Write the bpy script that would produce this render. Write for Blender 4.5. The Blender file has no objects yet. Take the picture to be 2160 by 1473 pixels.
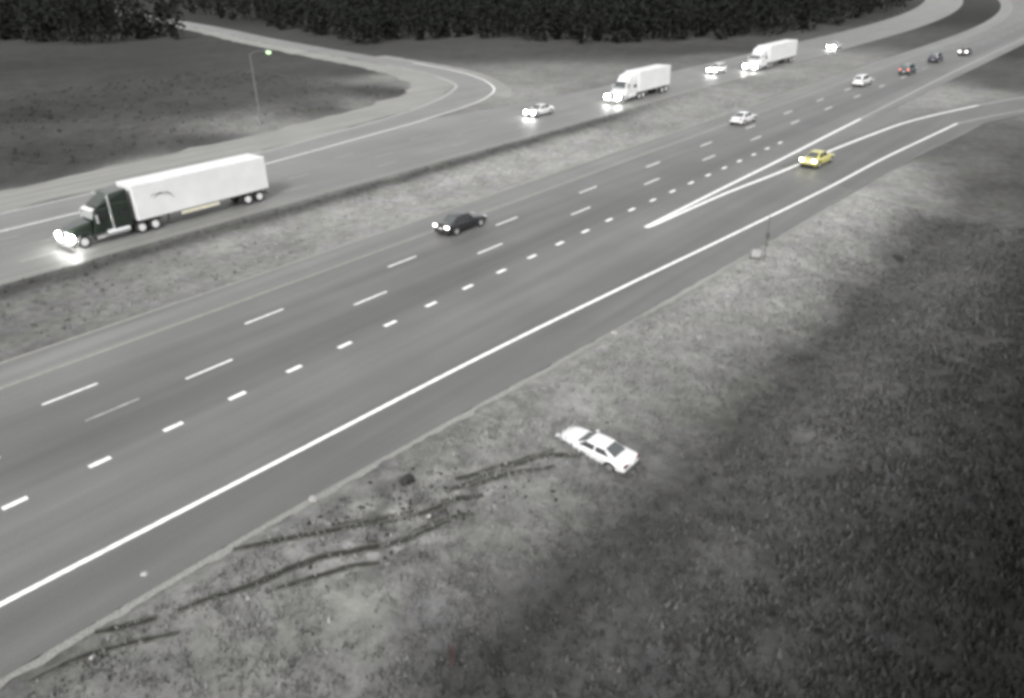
import bpy, bmesh, math, random
from mathutils import Vector, Matrix, noise
random.seed(7)
PI = math.pi
scene = bpy.context.scene
col = scene.collection

# ---------------------------------------------------------------- camera model
F = 1658.9; PIT = .4625; YAW = -.6957; ROLL = .0243; CAM = Vector((26.89, 0.0, 20.25)); W, H = 2160, 1473
sy, cy, sp, cp, sr, cr = math.sin(YAW), math.cos(YAW), math.sin(PIT), math.cos(PIT), math.sin(ROLL), math.cos(ROLL)
R0 = Vector((cy, -sy, 0)); U0 = Vector((sy * sp, cy * sp, cp)); FW = Vector((sy * cp, cy * cp, -sp))
RT = R0 * cr - U0 * sr; UP = R0 * sr + U0 * cr


def G(x, y, Z=0.0):
    """photo pixel -> point of the plane z=Z (survey of the site from the photograph)"""
    d = FW + RT * ((x - W / 2) / F) + UP * ((H / 2 - y) / F)
    t = (Z - CAM.z) / d.z
    return (CAM.x + t * d.x, CAM.y + t * d.y)


def sm(t):
    t = min(1, max(0, t)); return t * t * (3 - 2 * t)


def lerp(a, b, t): return a + (b - a) * t


def interp(tab, t):
    if t <= tab[0][0]: return tab[0][1]
    for (a, va), (b, vb) in zip(tab, tab[1:]):
        if t <= b: return va + (vb - va) * (t - a) / (b - a)
    return tab[-1][1]


# paved edge on the near side, as X at a given Y
PAV = [(-100, 2.6), (8, 2.65), (16, 2.9), (21, 3.1), (28, 3.7), (43, 4.35), (53, 4.8), (90, 6.2), (115, 8.5)]


def gz(X, Y):
    """height of the terrain"""
    e = interp(PAV, Y) + .5
    z = -.05
    if X > e:
        k = 1 - sm((Y - 66) / 34)
        d = X - e
        z -= k * 1.25 * sm(d / 9.5)
        if d > 9.5: z += k * 1.5 * sm((d - 9.5) / 13)
        a = sm(d / 3) * k
        z += a * (.16 * noise.noise(Vector((X * .45, Y * .45, 3))) + .07 * noise.noise(Vector((X * 1.5, Y * 1.5, 9))))
    elif -34.5 < X < -22.5 and Y < 150:
        k = 1 - sm((Y - 110) / 40)
        z -= k * .45 * math.sin((X + 34.5) / 12 * PI) ** 2
    elif X < -71 and Y < 100:
        a = sm((-71 - X) / 10) * sm((100 - Y) / 14)
        z += a * (.6 + .5 * noise.noise(Vector((X * .06, Y * .06, 1))) + .3 * noise.noise(Vector((X * .25, Y * .25, 5))))
    return z


def Gt(x, y):
    z = 0
    for _ in range(12):
        X, Y = G(x, y, z); z = gz(X, Y)
    return X, Y


# ---------------------------------------------------------------- materials
def mat(name, base=(.5, .5, .5), rough=.5, metal=0., emit=None, strength=0., coat=0., spec=.5):
    m = bpy.data.materials.new(name); m.use_nodes = True
    b = m.node_tree.nodes['Principled BSDF']
    b.inputs['Base Color'].default_value = (*base, 1)
    b.inputs['Roughness'].default_value = rough
    b.inputs['Metallic'].default_value = metal
    b.inputs['Specular IOR Level'].default_value = spec
    if coat: b.inputs['Coat Weight'].default_value = coat; b.inputs['Coat Roughness'].default_value = .06
    if emit:
        b.inputs['Emission Color'].default_value = (*emit, 1); b.inputs['Emission Strength'].default_value = strength
    return m


def worn(name, base, rough=.4, metal=0., amount=.18, scale=2.5, coat=0., spec=.5):
    """paint or rubber with dirt clouds: object-space noise"""
    m = mat(name, base, rough, metal, coat=coat, spec=spec)
    nt = m.node_tree; N = nt.nodes; L = nt.links; b = N['Principled BSDF']
    tc = N.new('ShaderNodeTexCoord'); n = N.new('ShaderNodeTexNoise')
    n.inputs['Scale'].default_value = scale; n.inputs['Detail'].default_value = 6
    L.new(tc.outputs['Object'], n.inputs['Vector'])
    mr = N.new('ShaderNodeMapRange'); mr.inputs['From Min'].default_value = .3; mr.inputs['From Max'].default_value = .75
    mr.inputs['To Min'].default_value = 1; mr.inputs['To Max'].default_value = 1 - amount
    L.new(n.outputs['Fac'], mr.inputs['Value'])
    mx = N.new('ShaderNodeMix'); mx.data_type = 'RGBA'; mx.blend_type = 'MULTIPLY'; mx.inputs[0].default_value = 1
    mx.inputs[6].default_value = (*base, 1)
    L.new(mr.outputs['Result'], mx.inputs[7]); L.new(mx.outputs[2], b.inputs['Base Color'])
    return m


def math_node(nt, op, a, b=None):
    n = nt.nodes.new('ShaderNodeMath'); n.operation = op
    for i, v in enumerate((a, b)):
        if v is None: continue
        if isinstance(v, (int, float)): n.inputs[i].default_value = v
        else: nt.links.new(v, n.inputs[i])
    return n.outputs[0]


def noise_tex(nt, vec, scale, detail=5, rough=.55, mapscale=None):
    if mapscale:
        mp = nt.nodes.new('ShaderNodeMapping'); mp.inputs['Scale'].default_value = mapscale
        nt.links.new(vec, mp.inputs['Vector']); vec = mp.outputs['Vector']
    n = nt.nodes.new('ShaderNodeTexNoise'); n.inputs['Scale'].default_value = scale
    n.inputs['Detail'].default_value = detail; n.inputs['Roughness'].default_value = rough
    nt.links.new(vec, n.inputs['Vector'])
    return n.outputs['Fac']


def rng(nt, v, a, b, c, d, clamp=True):
    n = nt.nodes.new('ShaderNodeMapRange'); n.clamp = clamp
    for k, x in zip(('From Min', 'From Max', 'To Min', 'To Max'), (a, b, c, d)): n.inputs[k].default_value = x
    nt.links.new(v, n.inputs['Value']); return n.outputs['Result']


def ground_mat():
    m = bpy.data.materials.new('dry_grass_ground'); m.use_nodes = True
    nt = m.node_tree; N = nt.nodes; L = nt.links; b = N['Principled BSDF']
    geo = N.new('ShaderNodeNewGeometry'); P = geo.outputs['Position']
    at = N.new('ShaderNodeAttribute'); at.attribute_name = 'ground_tone'; c = at.outputs['Fac']
    n1 = rng(nt, noise_tex(nt, P, .35, 4), .3, .7, .82, 1.18)
    n2 = rng(nt, noise_tex(nt, P, 1.4, 6, .6), .3, .7, .80, 1.22)
    n3 = rng(nt, noise_tex(nt, P, 7, 4, .6), .3, .7, .82, 1.18)
    n4 = rng(nt, noise_tex(nt, P, .09, 3), .3, .7, .88, 1.12)
    v = math_node(nt, 'MULTIPLY', math_node(nt, 'MULTIPLY', n1, n2), math_node(nt, 'MULTIPLY', n3, n4))
    v = math_node(nt, 'MULTIPLY', v, c)
    hue = rng(nt, noise_tex(nt, P, .3, 3), .35, .65, 0, 1)
    cm = N.new('ShaderNodeMix'); cm.data_type = 'RGBA'
    cm.inputs[6].default_value = (1.0, 1.01, .93, 1); cm.inputs[7].default_value = (1.0, .985, .985, 1)
    L.new(hue, cm.inputs[0])
    mul = N.new('ShaderNodeVectorMath'); mul.operation = 'SCALE'
    L.new(cm.outputs[2], mul.inputs[0]); L.new(v, mul.inputs['Scale'])
    L.new(mul.outputs[0], b.inputs['Base Color'])
    b.inputs['Roughness'].default_value = .95; b.inputs['Specular IOR Level'].default_value = .1
    bp = N.new('ShaderNodeBump'); bp.inputs['Strength'].default_value = .6; bp.inputs['Distance'].default_value = .12
    L.new(noise_tex(nt, P, 2.2, 8, .65), bp.inputs['Height']); L.new(bp.outputs[0], b.inputs['Normal'])
    return m


def grass_mat():
    m = bpy.data.materials.new('dry_grass_blades'); m.use_nodes = True
    nt = m.node_tree; b = nt.nodes['Principled BSDF']
    at = nt.nodes.new('ShaderNodeAttribute'); at.attribute_name = 'ground_tone'
    mul = nt.nodes.new('ShaderNodeVectorMath'); mul.operation = 'SCALE'
    mul.inputs[0].default_value = (.95, .95, .93)
    nt.links.new(at.outputs['Fac'], mul.inputs['Scale']); nt.links.new(mul.outputs[0], b.inputs['Base Color'])
    b.inputs['Roughness'].default_value = .9; b.inputs['Specular IOR Level'].default_value = .1
    return m


def asphalt_mat(name, base, stripes=None, along=True, rough=.62, wear=.15, grain=.16):
    """stripes: list of (X, factor) describing the tone of lanes, joints and wheel tracks across the road"""
    m = bpy.data.materials.new(name); m.use_nodes = True
    nt = m.node_tree; N = nt.nodes; L = nt.links; b = N['Principled BSDF']
    geo = N.new('ShaderNodeNewGeometry'); P = geo.outputs['Position']
    a = rng(nt, noise_tex(nt, P, 1.0, 5, .5, (.9, .035, 1)), .3, .7, 1 - wear, 1 + wear)      # long streaks down the road
    g = rng(nt, noise_tex(nt, P, 14, 3, .6), .3, .7, 1 - grain, 1 + grain)
    c = rng(nt, noise_tex(nt, P, .12, 4), .3, .7, .9, 1.1)
    v = math_node(nt, 'MULTIPLY', math_node(nt, 'MULTIPLY', a, g), c)
    if stripes:
        sx = N.new('ShaderNodeSeparateXYZ'); L.new(P, sx.inputs[0])
        wob = rng(nt, noise_tex(nt, P, .5, 3, .5, (1, .1, 1)), .3, .7, -.25, .25)
        X = math_node(nt, 'ADD', sx.outputs['X'], wob)
        x0, x1 = stripes[0][0], stripes[-1][0]
        t = rng(nt, X, x0, x1, 0, 1)
        cr_ = N.new('ShaderNodeValToRGB'); e = cr_.color_ramp.elements
        while len(e) < len(stripes): e.new(.5)
        for i, (x, f) in enumerate(stripes):
            e[i].position = (x - x0) / (x1 - x0)
        for i, (x, f) in enumerate(stripes):
            f = f / 2; e[i].color = (f, f, f, 1)
        L.new(t, cr_.inputs[0])
        v = math_node(nt, 'MULTIPLY', v, math_node(nt, 'MULTIPLY', cr_.outputs[0], 2.0))
    mul = N.new('ShaderNodeVectorMath'); mul.operation = 'SCALE'; mul.inputs[0].default_value = base
    L.new(v, mul.inputs['Scale']); L.new(mul.outputs[0], b.inputs['Base Color'])
    b.inputs['Roughness'].default_value = rough
    bp = N.new('ShaderNodeBump'); bp.inputs['Strength'].default_value = .25; bp.inputs['Distance'].default_value = .01
    L.new(noise_tex(nt, P, 30, 3), bp.inputs['Height']); L.new(bp.outputs[0], b.inputs['Normal'])
    return m


def paint_mat(name, base, wear):
    m = bpy.data.materials.new(name); m.use_nodes = True
    nt = m.node_tree; N = nt.nodes; L = nt.links; b = N['Principled BSDF']
    geo = N.new('ShaderNodeNewGeometry'); P = geo.outputs['Position']
    v = rng(nt, noise_tex(nt, P, 3.0, 5, .65), .3, .7, 1, 1 - wear)
    mul = N.new('ShaderNodeVectorMath'); mul.operation = 'SCALE'; mul.inputs[0].default_value = base
    L.new(v, mul.inputs['Scale']); L.new(mul.outputs[0], b.inputs['Base Color'])
    b.inputs['Roughness'].default_value = .6
    return m


M = {}
M['ground'] = ground_mat(); M['blades'] = grass_mat()
M['asphalt'] = asphalt_mat('asphalt', (.086, .086, .084), [
    (-18.4, 1.06), (-17.2, 1.12), (-15.4, 1.04), (-14.6, .92), (-13.2, .98), (-11.6, .95), (-10.6, .84), (-9.6, .74),
    (-8.7, .80), (-7.6, 1.0), (-5.6, 1.14), (-3.4, 1.12), (-1.6, 1.05), (-.4, .95), (.3, .88), (1.6, .94), (3.2, 1.0)], rough=.58)
M['far_asphalt'] = asphalt_mat('far_asphalt', (.115, .115, .110), [(-50, 1.05), (-47, .98), (-44.5, 1.0), (-42.6, .93), (-39.5, .98), (-37, .93), (-35, 1.0)], rough=.55)
M['shoulder'] = asphalt_mat('shoulder_concrete', (.113, .114, .109), [(-21.8, 1.1), (-21.0, .9), (-20.0, 1.05), (-19.3, .92), (-18.4, 1.08)], rough=.6)
M['ramp'] = asphalt_mat('ramp_asphalt', (.072, .073, .070), rough=.6)
M['loop'] = asphalt_mat('loop_asphalt', (.125, .125, .120), rough=.6)
M['gravel'] = asphalt_mat('pale_gravel', (.155, .155, .145), rough=.9, wear=.2, grain=.35)
M['paint'] = paint_mat('white_line_paint', (.80, .80, .78), .45)
M['oldpaint'] = paint_mat('worn_line_paint', (.33, .33, .32), .5)
M['yellowpaint'] = paint_mat('dull_yellow_line_paint', (.26, .258, .225), .45)
M['mud'] = worn('wet_mud', (.030, .030, .028), .85, amount=.5, scale=3, spec=.08)
M['rim_mud'] = worn('turned_soil', (.085, .085, .076), .95, amount=.6, scale=3, spec=.05)
M['rock'] = worn('pale_rock', (.27, .265, .26), .9, amount=.4, scale=6)
M['white'] = worn('white_car_paint', (.50, .50, .50), .25, amount=.10, coat=.6)
M['trailer_white'] = worn('white_trailer_panel', (.50, .50, .50), .5, amount=.14, scale=.6)
M['black'] = worn('black_car_paint', (.012, .012, .014), .3, amount=.3, coat=.5)
M['green'] = worn('dark_green_cab_paint', (.009, .015, .010), .28, amount=.3, coat=.5)
M['silver'] = worn('silver_car_paint', (.55, .55, .56), .28, metal=.3, amount=.15, coat=.4)
M['yellow'] = worn('yellow_car_paint', (.40, .37, .12), .3, amount=.15, coat=.4)
M['darkcol'] = worn('dark_teal_paint', (.02, .045, .042), .3, amount=.3, coat=.4)
M['navy'] = worn('dark_blue_paint', (.012, .012, .03), .3, amount=.3, coat=.4)
M['red'] = mat('red_lens', (.35, .03, .03), .3, emit=(1, .25, .2), strength=1.2)
M['glass'] = mat('dark_window_glass', (.010, .011, .012), .05, spec=.8)
M['skyglass'] = mat('window_glass', (.05, .055, .055), .04, spec=1.0)
M['paleglass'] = mat('pale_reflecting_glass', (.42, .44, .43), .08, metal=.6)  # sky reflection on the truck windshield put into a pale base colour
M['rubber'] = worn('tyre_rubber', (.014, .014, .014), .85, amount=.3)
M['rim'] = mat('wheel_metal', (.55, .55, .55), .35, .8)
M['whiterim'] = mat('polished_wheel', (.7, .7, .7), .3, .5)
M['trim'] = mat('black_plastic', (.02, .02, .02), .6)
M['chrome'] = mat('chrome', (.85, .86, .86), .18, .85)
M['steel'] = mat('galvanised_steel', (.13, .13, .13), .5, .4)
M['darksteel'] = mat('dark_steel', (.075, .075, .07), .6, .3)
M['head'] = mat('lit_headlight', (.9, .9, .9), .3, emit=(1, 1, .96), strength=60)
M['headoff'] = mat('headlight_glass', (.5, .5, .52), .15)
M['tail'] = mat('lit_tail_light', (.6, .5, .45), .3, emit=(1, .93, .85), strength=5)
M['warmtail'] = mat('lit_amber_tail_light', (.6, .5, .2), .3, emit=(1, .97, .62), strength=16)
M['brake'] = mat('tail_light_lens', (.07, .02, .02), .25)
M['lampglow'] = mat('street_lamp_glass_lit', (.2, .3, .2), .3, emit=(.55, 1, .42), strength=1.1)
M['plate'] = mat('plate', (.6, .6, .6), .5)
M['yellowish'] = worn('cream_panel', (.50, .48, .38), .5, amount=.2)
M['bark'] = worn('bark', (.05, .045, .04), .9, amount=.4)
M['woods'] = mat('dark_foliage', (.010, .011, .009), .95, spec=.1)
M['weed'] = worn('reddish_dead_weed', (.05, .032, .028), .9, amount=.4)
M['scrub'] = worn('dark_scrub', (.035, .036, .030), .95, amount=.5, scale=.6)


# ---------------------------------------------------------------- mesh helpers
def obj(name, bm, m, parent=None, smooth=False, kind=None, mats=None):
    me = bpy.data.meshes.new(name)
    bmesh.ops.recalc_face_normals(bm, faces=bm.faces)
    bm.to_mesh(me); bm.free()
    for x in (mats or [m]): me.materials.append(x)
    if smooth:
        for p in me.polygons: p.use_smooth = True
    o = bpy.data.objects.new(name, me); col.objects.link(o)
    if parent: o.parent = parent
    if kind: o['kind'] = kind
    return o


def thing(name, label, cat, loc=(0, 0, 0), rz=0, group=None):
    o = bpy.data.objects.new(name, None); col.objects.link(o)
    o.empty_display_size = .3
    o.location = loc; o.rotation_euler = (0, 0, rz); o['label'] = label; o['category'] = cat
    if group: o['group'] = group
    return o


def hexa(bm, p, bevel=0.):
    """p: 8 corners, bottom four then top four, same order"""
    v = [bm.verts.new(q) for q in p]
    fs = [bm.faces.new([v[i] for i in f]) for f in ((0, 3, 2, 1), (4, 5, 6, 7), (0, 1, 5, 4), (1, 2, 6, 5), (2, 3, 7, 6), (3, 0, 4, 7))]
    if bevel:
        es = list({e for f in fs for e in f.edges})
        bmesh.ops.bevel(bm, geom=es, offset=bevel, segments=2, affect='EDGES', profile=.6)
    return bm


def box(bm, x0, x1, y0, y1, z0, z1, bevel=0.):
    return hexa(bm, [(x0, y0, z0), (x1, y0, z0), (x1, y1, z0), (x0, y1, z0), (x0, y0, z1), (x1, y0, z1), (x1, y1, z1), (x0, y1, z1)], bevel)


def cyl(bm, a, b, r0, r1=None, n=16):
    a = Vector(a); b = Vector(b); r1 = r0 if r1 is None else r1
    d = (b - a).normalized(); u = d.orthogonal().normalized(); w = d.cross(u)
    A = [bm.verts.new(a + (u * math.cos(2 * PI * i / n) + w * math.sin(2 * PI * i / n)) * r0) for i in range(n)]
    B = [bm.verts.new(b + (u * math.cos(2 * PI * i / n) + w * math.sin(2 * PI * i / n)) * r1) for i in range(n)]
    for i in range(n): bm.faces.new((A[i], A[(i + 1) % n], B[(i + 1) % n], B[i]))
    bm.faces.new(A[::-1]); bm.faces.new(B)
    return bm


def loft(bm, rings):
    V = [[bm.verts.new(p) for p in r] for r in rings]
    n = len(rings[0])
    for a, b in zip(V, V[1:]):
        for i in range(n): bm.faces.new((a[i], a[(i + 1) % n], b[(i + 1) % n], b[i]))
    bm.faces.new(V[0][::-1]); bm.faces.new(V[-1])
    return bm


def pane(bm, q, inset, off, th=.012):
    """thin slab laid on the quad q (four corners, counter-clockwise seen from outside)"""
    q = [Vector(p) for p in q]; c = sum(q, Vector()) / 4
    n = (q[1] - q[0]).cross(q[3] - q[0]).normalized()
    r = [p + (c - p) * inset for p in q]
    return hexa(bm, [p + n * (off - th) for p in r] + [p + n * off for p in r])


def resample(pts, n):
    P = [Vector((p[0], p[1], 0)) for p in pts]
    # catmull-rom densify
    D = []
    for i in range(len(P) - 1):
        a = P[max(i - 1, 0)]; b = P[i]; c = P[i + 1]; d = P[min(i + 2, len(P) - 1)]
        for k in range(12):
            t = k / 12
            D.append(.5 * ((2 * b) + (c - a) * t + (2 * a - 5 * b + 4 * c - d) * t * t + (3 * b - a - 3 * c + d) * t ** 3))
    D.append(P[-1])
    s = [0]
    for a, b in zip(D, D[1:]): s.append(s[-1] + (b - a).length)
    out = []; j = 0
    for i in range(n):
        t = s[-1] * i / (n - 1)
        while j < len(s) - 2 and s[j + 1] < t: j += 1
        k = (t - s[j]) / max(1e-9, s[j + 1] - s[j]); out.append(D[j].lerp(D[j + 1], k))
    return out


def ribbon(bm, A, B, n, z, m=1, zf=None, jit=0):
    A = resample(A, n); B = resample(B, n); rows = []
    for i, (a, b) in enumerate(zip(A, B)):
        row = []
        for k in range(m + 1):
            p = a.lerp(b, k / m)
            if jit and k in (0, m): p += (a - b).normalized() * (random.uniform(-jit, jit) + jit * 1.5 * noise.noise(Vector((p.x, p.y, 0)) * .7))
            row.append(bm.verts.new((p.x, p.y, (zf(p.x, p.y) if zf else 0) + z)))
        rows.append(row)
    for r, s in zip(rows, rows[1:]):
        for k in range(m): bm.faces.new((r[k], r[k + 1], s[k + 1], s[k]))
    return bm


def offset_line(pts, d, n):
    P = resample(pts, n); out = []
    for i, p in enumerate(P):
        t = (P[min(i + 1, n - 1)] - P[max(i - 1, 0)]).normalized()
        out.append((p.x - t.y * d, p.y + t.x * d))
    return out


def stripe(bm, pts, w, z, n=60):
    return ribbon(bm, offset_line(pts, w / 2, n), offset_line(pts, -w / 2, n), n, z)


def bend(X, Y):
    """both carriageways swing left beyond 215 m"""
    return (X - max(0, Y - 225) ** 2 / 1500, Y)


def lane(X, y0=-60, y1=520, step=12):
    pts = []; y = y0
    while y <= y1: pts.append(bend(X, y)); y += step
    return pts


# ---------------------------------------------------------------- terrain
GROUND_TONE = [  # photo position, ground grey there with the camera's edge darkening left in
    (1300, 800, 150), (1180, 700, 140), (1420, 700, 145), (1500, 620, 150), (1640, 480, 160), (1760, 450, 160), (1900, 380, 140),
    (1500, 760, 118), (1650, 640, 118), (1650, 760, 92), (1800, 560, 100), (1900, 480, 95), (1900, 640, 76), (2000, 420, 100), (1980, 560, 66),
    (2060, 330, 100), (2060, 400, 90), (1960, 430, 100), (1960, 500, 84), (2050, 500, 66), (2130, 390, 70), (2130, 520, 52), (2020, 620, 62), (1960, 700, 68), (1830, 660, 86), (1740, 700, 92), (2060, 620, 54), (1850, 740, 76), (1700, 820, 86), (2130, 330, 78), (2130, 450, 55), (2130, 600, 42), (2060, 750, 50), (2140, 800, 36), (2140, 1000, 33), (2140, 1200, 38), (2130, 1420, 34),
    (1900, 800, 68), (1950, 1000, 62), (1950, 1200, 66), (1950, 1400, 60), (1750, 900, 82), (1750, 1100, 88), (1750, 1300, 84), (1600, 980, 90),
    (1450, 900, 112), (1400, 1000, 88), (1520, 1060, 92), (1300, 1050, 92), (1250, 1000, 112), (1180, 1130, 84), (1340, 1180, 92), (1500, 1250, 92),
    (1100, 1250, 80), (1250, 1330, 95), (1450, 1400, 88), (1600, 1400, 84), (980, 1350, 84), (1060, 1420, 92), (850, 1440, 92),
    (1080, 1030, 118), (1000, 1180, 108), (1150, 900, 140), (1080, 880, 142), (960, 950, 135), (900, 1050, 128), (820, 1120, 122), (800, 1250, 112),
    (700, 1060, 132), (600, 1180, 122), (620, 1300, 112), (500, 1300, 112), (420, 1220, 118), (400, 1380, 105), (250, 1330, 108), (200, 1420, 95),
    (60, 1400, 80), (80, 1460, 66), (300, 1460, 90), (600, 1450, 100), (720, 1380, 104),
    (1250, 740, 148), (1380, 800, 140), (1560, 560, 158),
    (100, 140, 66), (60, 250, 66), (100, 330, 74), (250, 140, 74), (200, 220, 80), (250, 320, 92), (350, 160, 84), (400, 230, 90), (420, 300, 112),
    (500, 180, 96), (600, 200, 100), (700, 230, 96), (620, 150, 105), (740, 150, 92), (800, 190, 80), (845, 195, 70), (180, 340, 88),
    (40, 420, 118), (300, 345, 135), (60, 370, 92), (700, 110, 110), (600, 105, 100), (500, 105, 88), (400, 105, 80),
    (900, 180, 150), (950, 185, 158), (860, 160, 140), (560, 270, 140), (760, 225, 130), (900, 102, 105), (820, 100, 105),
    (1000, 115, 112), (1100, 160, 132), (1100, 110, 116), (1080, 200, 150), (1200, 150, 125), (1200, 105, 98), (1250, 180, 128), (1350, 110, 95), (1450, 110, 82),
    (1550, 103, 95), (1500, 120, 112),
    (60, 640, 112), (200, 590, 120), (100, 700, 114), (300, 600, 130), (500, 500, 142), (400, 590, 138), (600, 470, 148), (700, 450, 152), (800, 430, 158), (900, 370, 150),
    (1000, 370, 158), (1100, 310, 148), (1100, 350, 160), (1200, 320, 160), (1300, 290, 156), (1400, 240, 150), (1300, 245, 130), (1500, 215, 145), (1650, 150, 145), (1750, 125, 140),
    (2000, 190, 145), (1960, 215, 150), (2080, 150, 80), (2130, 180, 78), (2150, 110, 66), (2080, 240, 118), (2150, 270, 92),
    (60, 40, 52), (500, 40, 52), (1000, 40, 55), (1500, 40, 55), (2160, 40, 50),
]


def lin(v):
    v /= 255; return v / 12.92 if v <= .04045 else ((v + .055) / 1.055) ** 2.4


GK = .54
CP = []
for x, y, v in GROUND_TONE:
    X, Y = G(x, y, -.3 if x > 700 and y > 600 else 0)
    r = math.hypot(X - CAM.x, Y - CAM.y)
    if y < 420 and (x < 880 or y < 120) and v < 125: v = (.5 * v + 44) * .76
    CP.append((X, Y, 1 / (r * r), lin(v) * GK))


# the slope below the road is banded along the road: dry mown verge, damp ditch, then the camera's vignette painted as ever darker ground
SLOPE = [(2.5, 122), (4, 138), (7, 146), (9, 136), (10.6, 122), (12.4, 100), (14.0, 80), (15.8, 88), (18, 92), (21, 78), (24, 60), (27, 42), (31, 33), (36, 31), (60, 31)]
CH = Gt(850, 1085)


def slope_tone(X, Y):
    q = X + .9 * noise.noise(Vector((X * .12, Y * .10, 4))) + .35 * noise.noise(Vector((X * .5, Y * .4, 8)))
    v = interp(SLOPE, q) * interp([(-10, .84), (5, .86), (15, .93), (40, 1.02), (70, 1.08)], Y)
    v *= 1 + .10 * noise.noise(Vector((X * .22, Y * .16, 6)))
    v = lin(v) * GK
    m = math.exp(-(((X - CH[0]) / 2.6) ** 2 + ((Y - CH[1]) / 5.5) ** 2))      # churned soil where the car left the road
    if m > .02: v *= 1 + m * (-.12 + 1.0 * noise.noise(Vector((X * 1.1, Y * .8, 3))) + .5 * noise.noise(Vector((X * 2.6, Y * 2.0, 1))))
    return max(v, .008)


def ground_tone(X, Y):
    k = sm((X - 1) / 1.5) * (1 - sm((Y - 68) / 30))
    if k >= 1: return slope_tone(X, Y)
    if k > 0: return lerp(far_tone(X, Y), slope_tone(X, Y), k)
    return far_tone(X, Y)


def far_tone(X, Y):
    r2 = (X - CAM.x) ** 2 + (Y - CAM.y) ** 2 + 30
    s = 0; t = 0
    for (x, y, ir, v) in CP:
        d = ((X - x) ** 2 + (Y - y) ** 2) * (ir + 1 / r2) * .5 + 6e-4
        w = d ** -1.6; s += w; t += w * v
    v = t / s
    # uncut dark grass strip on the far side of the median
    if Y < 140:
        k = math.exp(-((X + 33.6 + .4 * noise.noise(Vector((0, Y * .3, 0)))) / 1.45) ** 2)
        v = lerp(v, .028, .92 * k * (1 - sm((Y - 85) / 40)))
    return v


def axis(segs):
    out = []
    for a, b, st in segs:
        n = max(1, round((b - a) / st)); out += [a + (b - a) * i / n for i in range(n)]
    out.append(segs[-1][1]); return out


xs = axis([(-1600, -400, 80), (-400, -160, 10), (-160, -48, 2.2), (-48, -20, 1.0), (-20, 2, 4), (2, 32, .4), (32, 60, 2), (60, 200, 10), (200, 1600, 90)])
ys = axis([(-120, -10, 8), (-10, 62, .45), (62, 140, 1.6), (140, 280, 5), (280, 600, 25), (600, 1800, 100)])
bm = bmesh.new(); cov = []
rows = []
for Y in ys:
    row = []
    for X in xs:
        row.append(bm.verts.new((X, Y, gz(X, Y)))); cov.append(ground_tone(X, Y))
    rows.append(row)
for a, b in zip(rows, rows[1:]):
    for i in range(len(xs) - 1): bm.faces.new((a[i], a[i + 1], b[i + 1], b[i]))
gr = obj('ground', bm, M['ground'], smooth=True, kind='structure')
at = gr.data.attributes.new('ground_tone', 'FLOAT', 'POINT'); at.data.foreach_set('value', cov)

# grass tufts: blades scattered where the verge and the slope are close to the camera
bm_v = []; bm_f = []; cv = []


def blade(x, y, z, h, w, a, tone):
    i = len(bm_v); dx, dy = math.cos(a) * w, math.sin(a) * w; lx, ly = random.uniform(-.5, .5) * h, random.uniform(-.5, .5) * h
    bm_v.extend([(x - dx, y - dy, z - .02), (x + dx, y + dy, z - .02), (x + lx, y + ly, z + h)]); bm_f.append((i, i + 1, i + 2)); cv.extend([tone] * 3)


def tuft(X, Y, sc=1., dark=1.):
    z = gz(X, Y); c = ground_tone(X, Y) * random.uniform(.85, 1.35) * dark
    for _ in range(5):
        blade(X + random.gauss(0, .10) * sc, Y + random.gauss(0, .10) * sc, z, random.uniform(.06, .20) * sc, random.uniform(.03, .06) * sc, random.uniform(0, PI), c * random.uniform(.8, 1.25))


def in_view(X, Y, Z=0):
    v = Vector((X, Y, Z)) - CAM; d = v.dot(FW)
    return d > 1 and abs(v.dot(RT) / d) * F < W / 2 + 500 and abs(v.dot(UP) / d) * F < H / 2 + 80


n = 0
while n < 23000:
    X = random.uniform(2.6, 44); Y = random.uniform(-4, 75)
    e = interp(PAV, Y) + 1.0
    if X < e or not in_view(X, Y): continue
    f = noise.noise(Vector((X * .35, Y * .35, 2))) + .35 * noise.noise(Vector((X * 1.3, Y * 1.3, 2)))
    if f < random.uniform(-.7, .25): continue
    tuft(X, Y, random.uniform(.7, 1.3) * (1 + .5 * sm((X - 12) / 8)))
    n += 1
n = 0
while n < 1500:      # median and infield, coarser
    if random.random() < .6: X = random.uniform(-35, -23); Y = random.uniform(12, 120)
    else: X = random.uniform(-130, -70); Y = random.uniform(20, 98)
    if not in_view(X, Y): continue
    if X < -60 and X > interp([(20, -66), (60, -70), (98, -76)], Y): continue
    tuft(X, Y, 1.5 if X > -40 else 2.6)
    n += 1
for _ in range(260):   # taller grass pressed round the stopped car
    a = random.random() * 6.283; q = random.uniform(.95, 1.25)
    tuft(9.81 + math.cos(a) * 2.0 * q, 26.50 + math.sin(a) * .85 * q, 1.5)
me = bpy.data.meshes.new('grass'); me.from_pydata(bm_v, [], bm_f); me.materials.append(M['blades'])
a_ = me.attributes.new('ground_tone', 'FLOAT', 'POINT'); a_.data.foreach_set('value', cv)
go = bpy.data.objects.new('grass', me); col.objects.link(go); go['kind'] = 'stuff'
go['label'] = 'dry pale and dark grass tufts covering the roadside slope'; go['category'] = 'grass'

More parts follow.
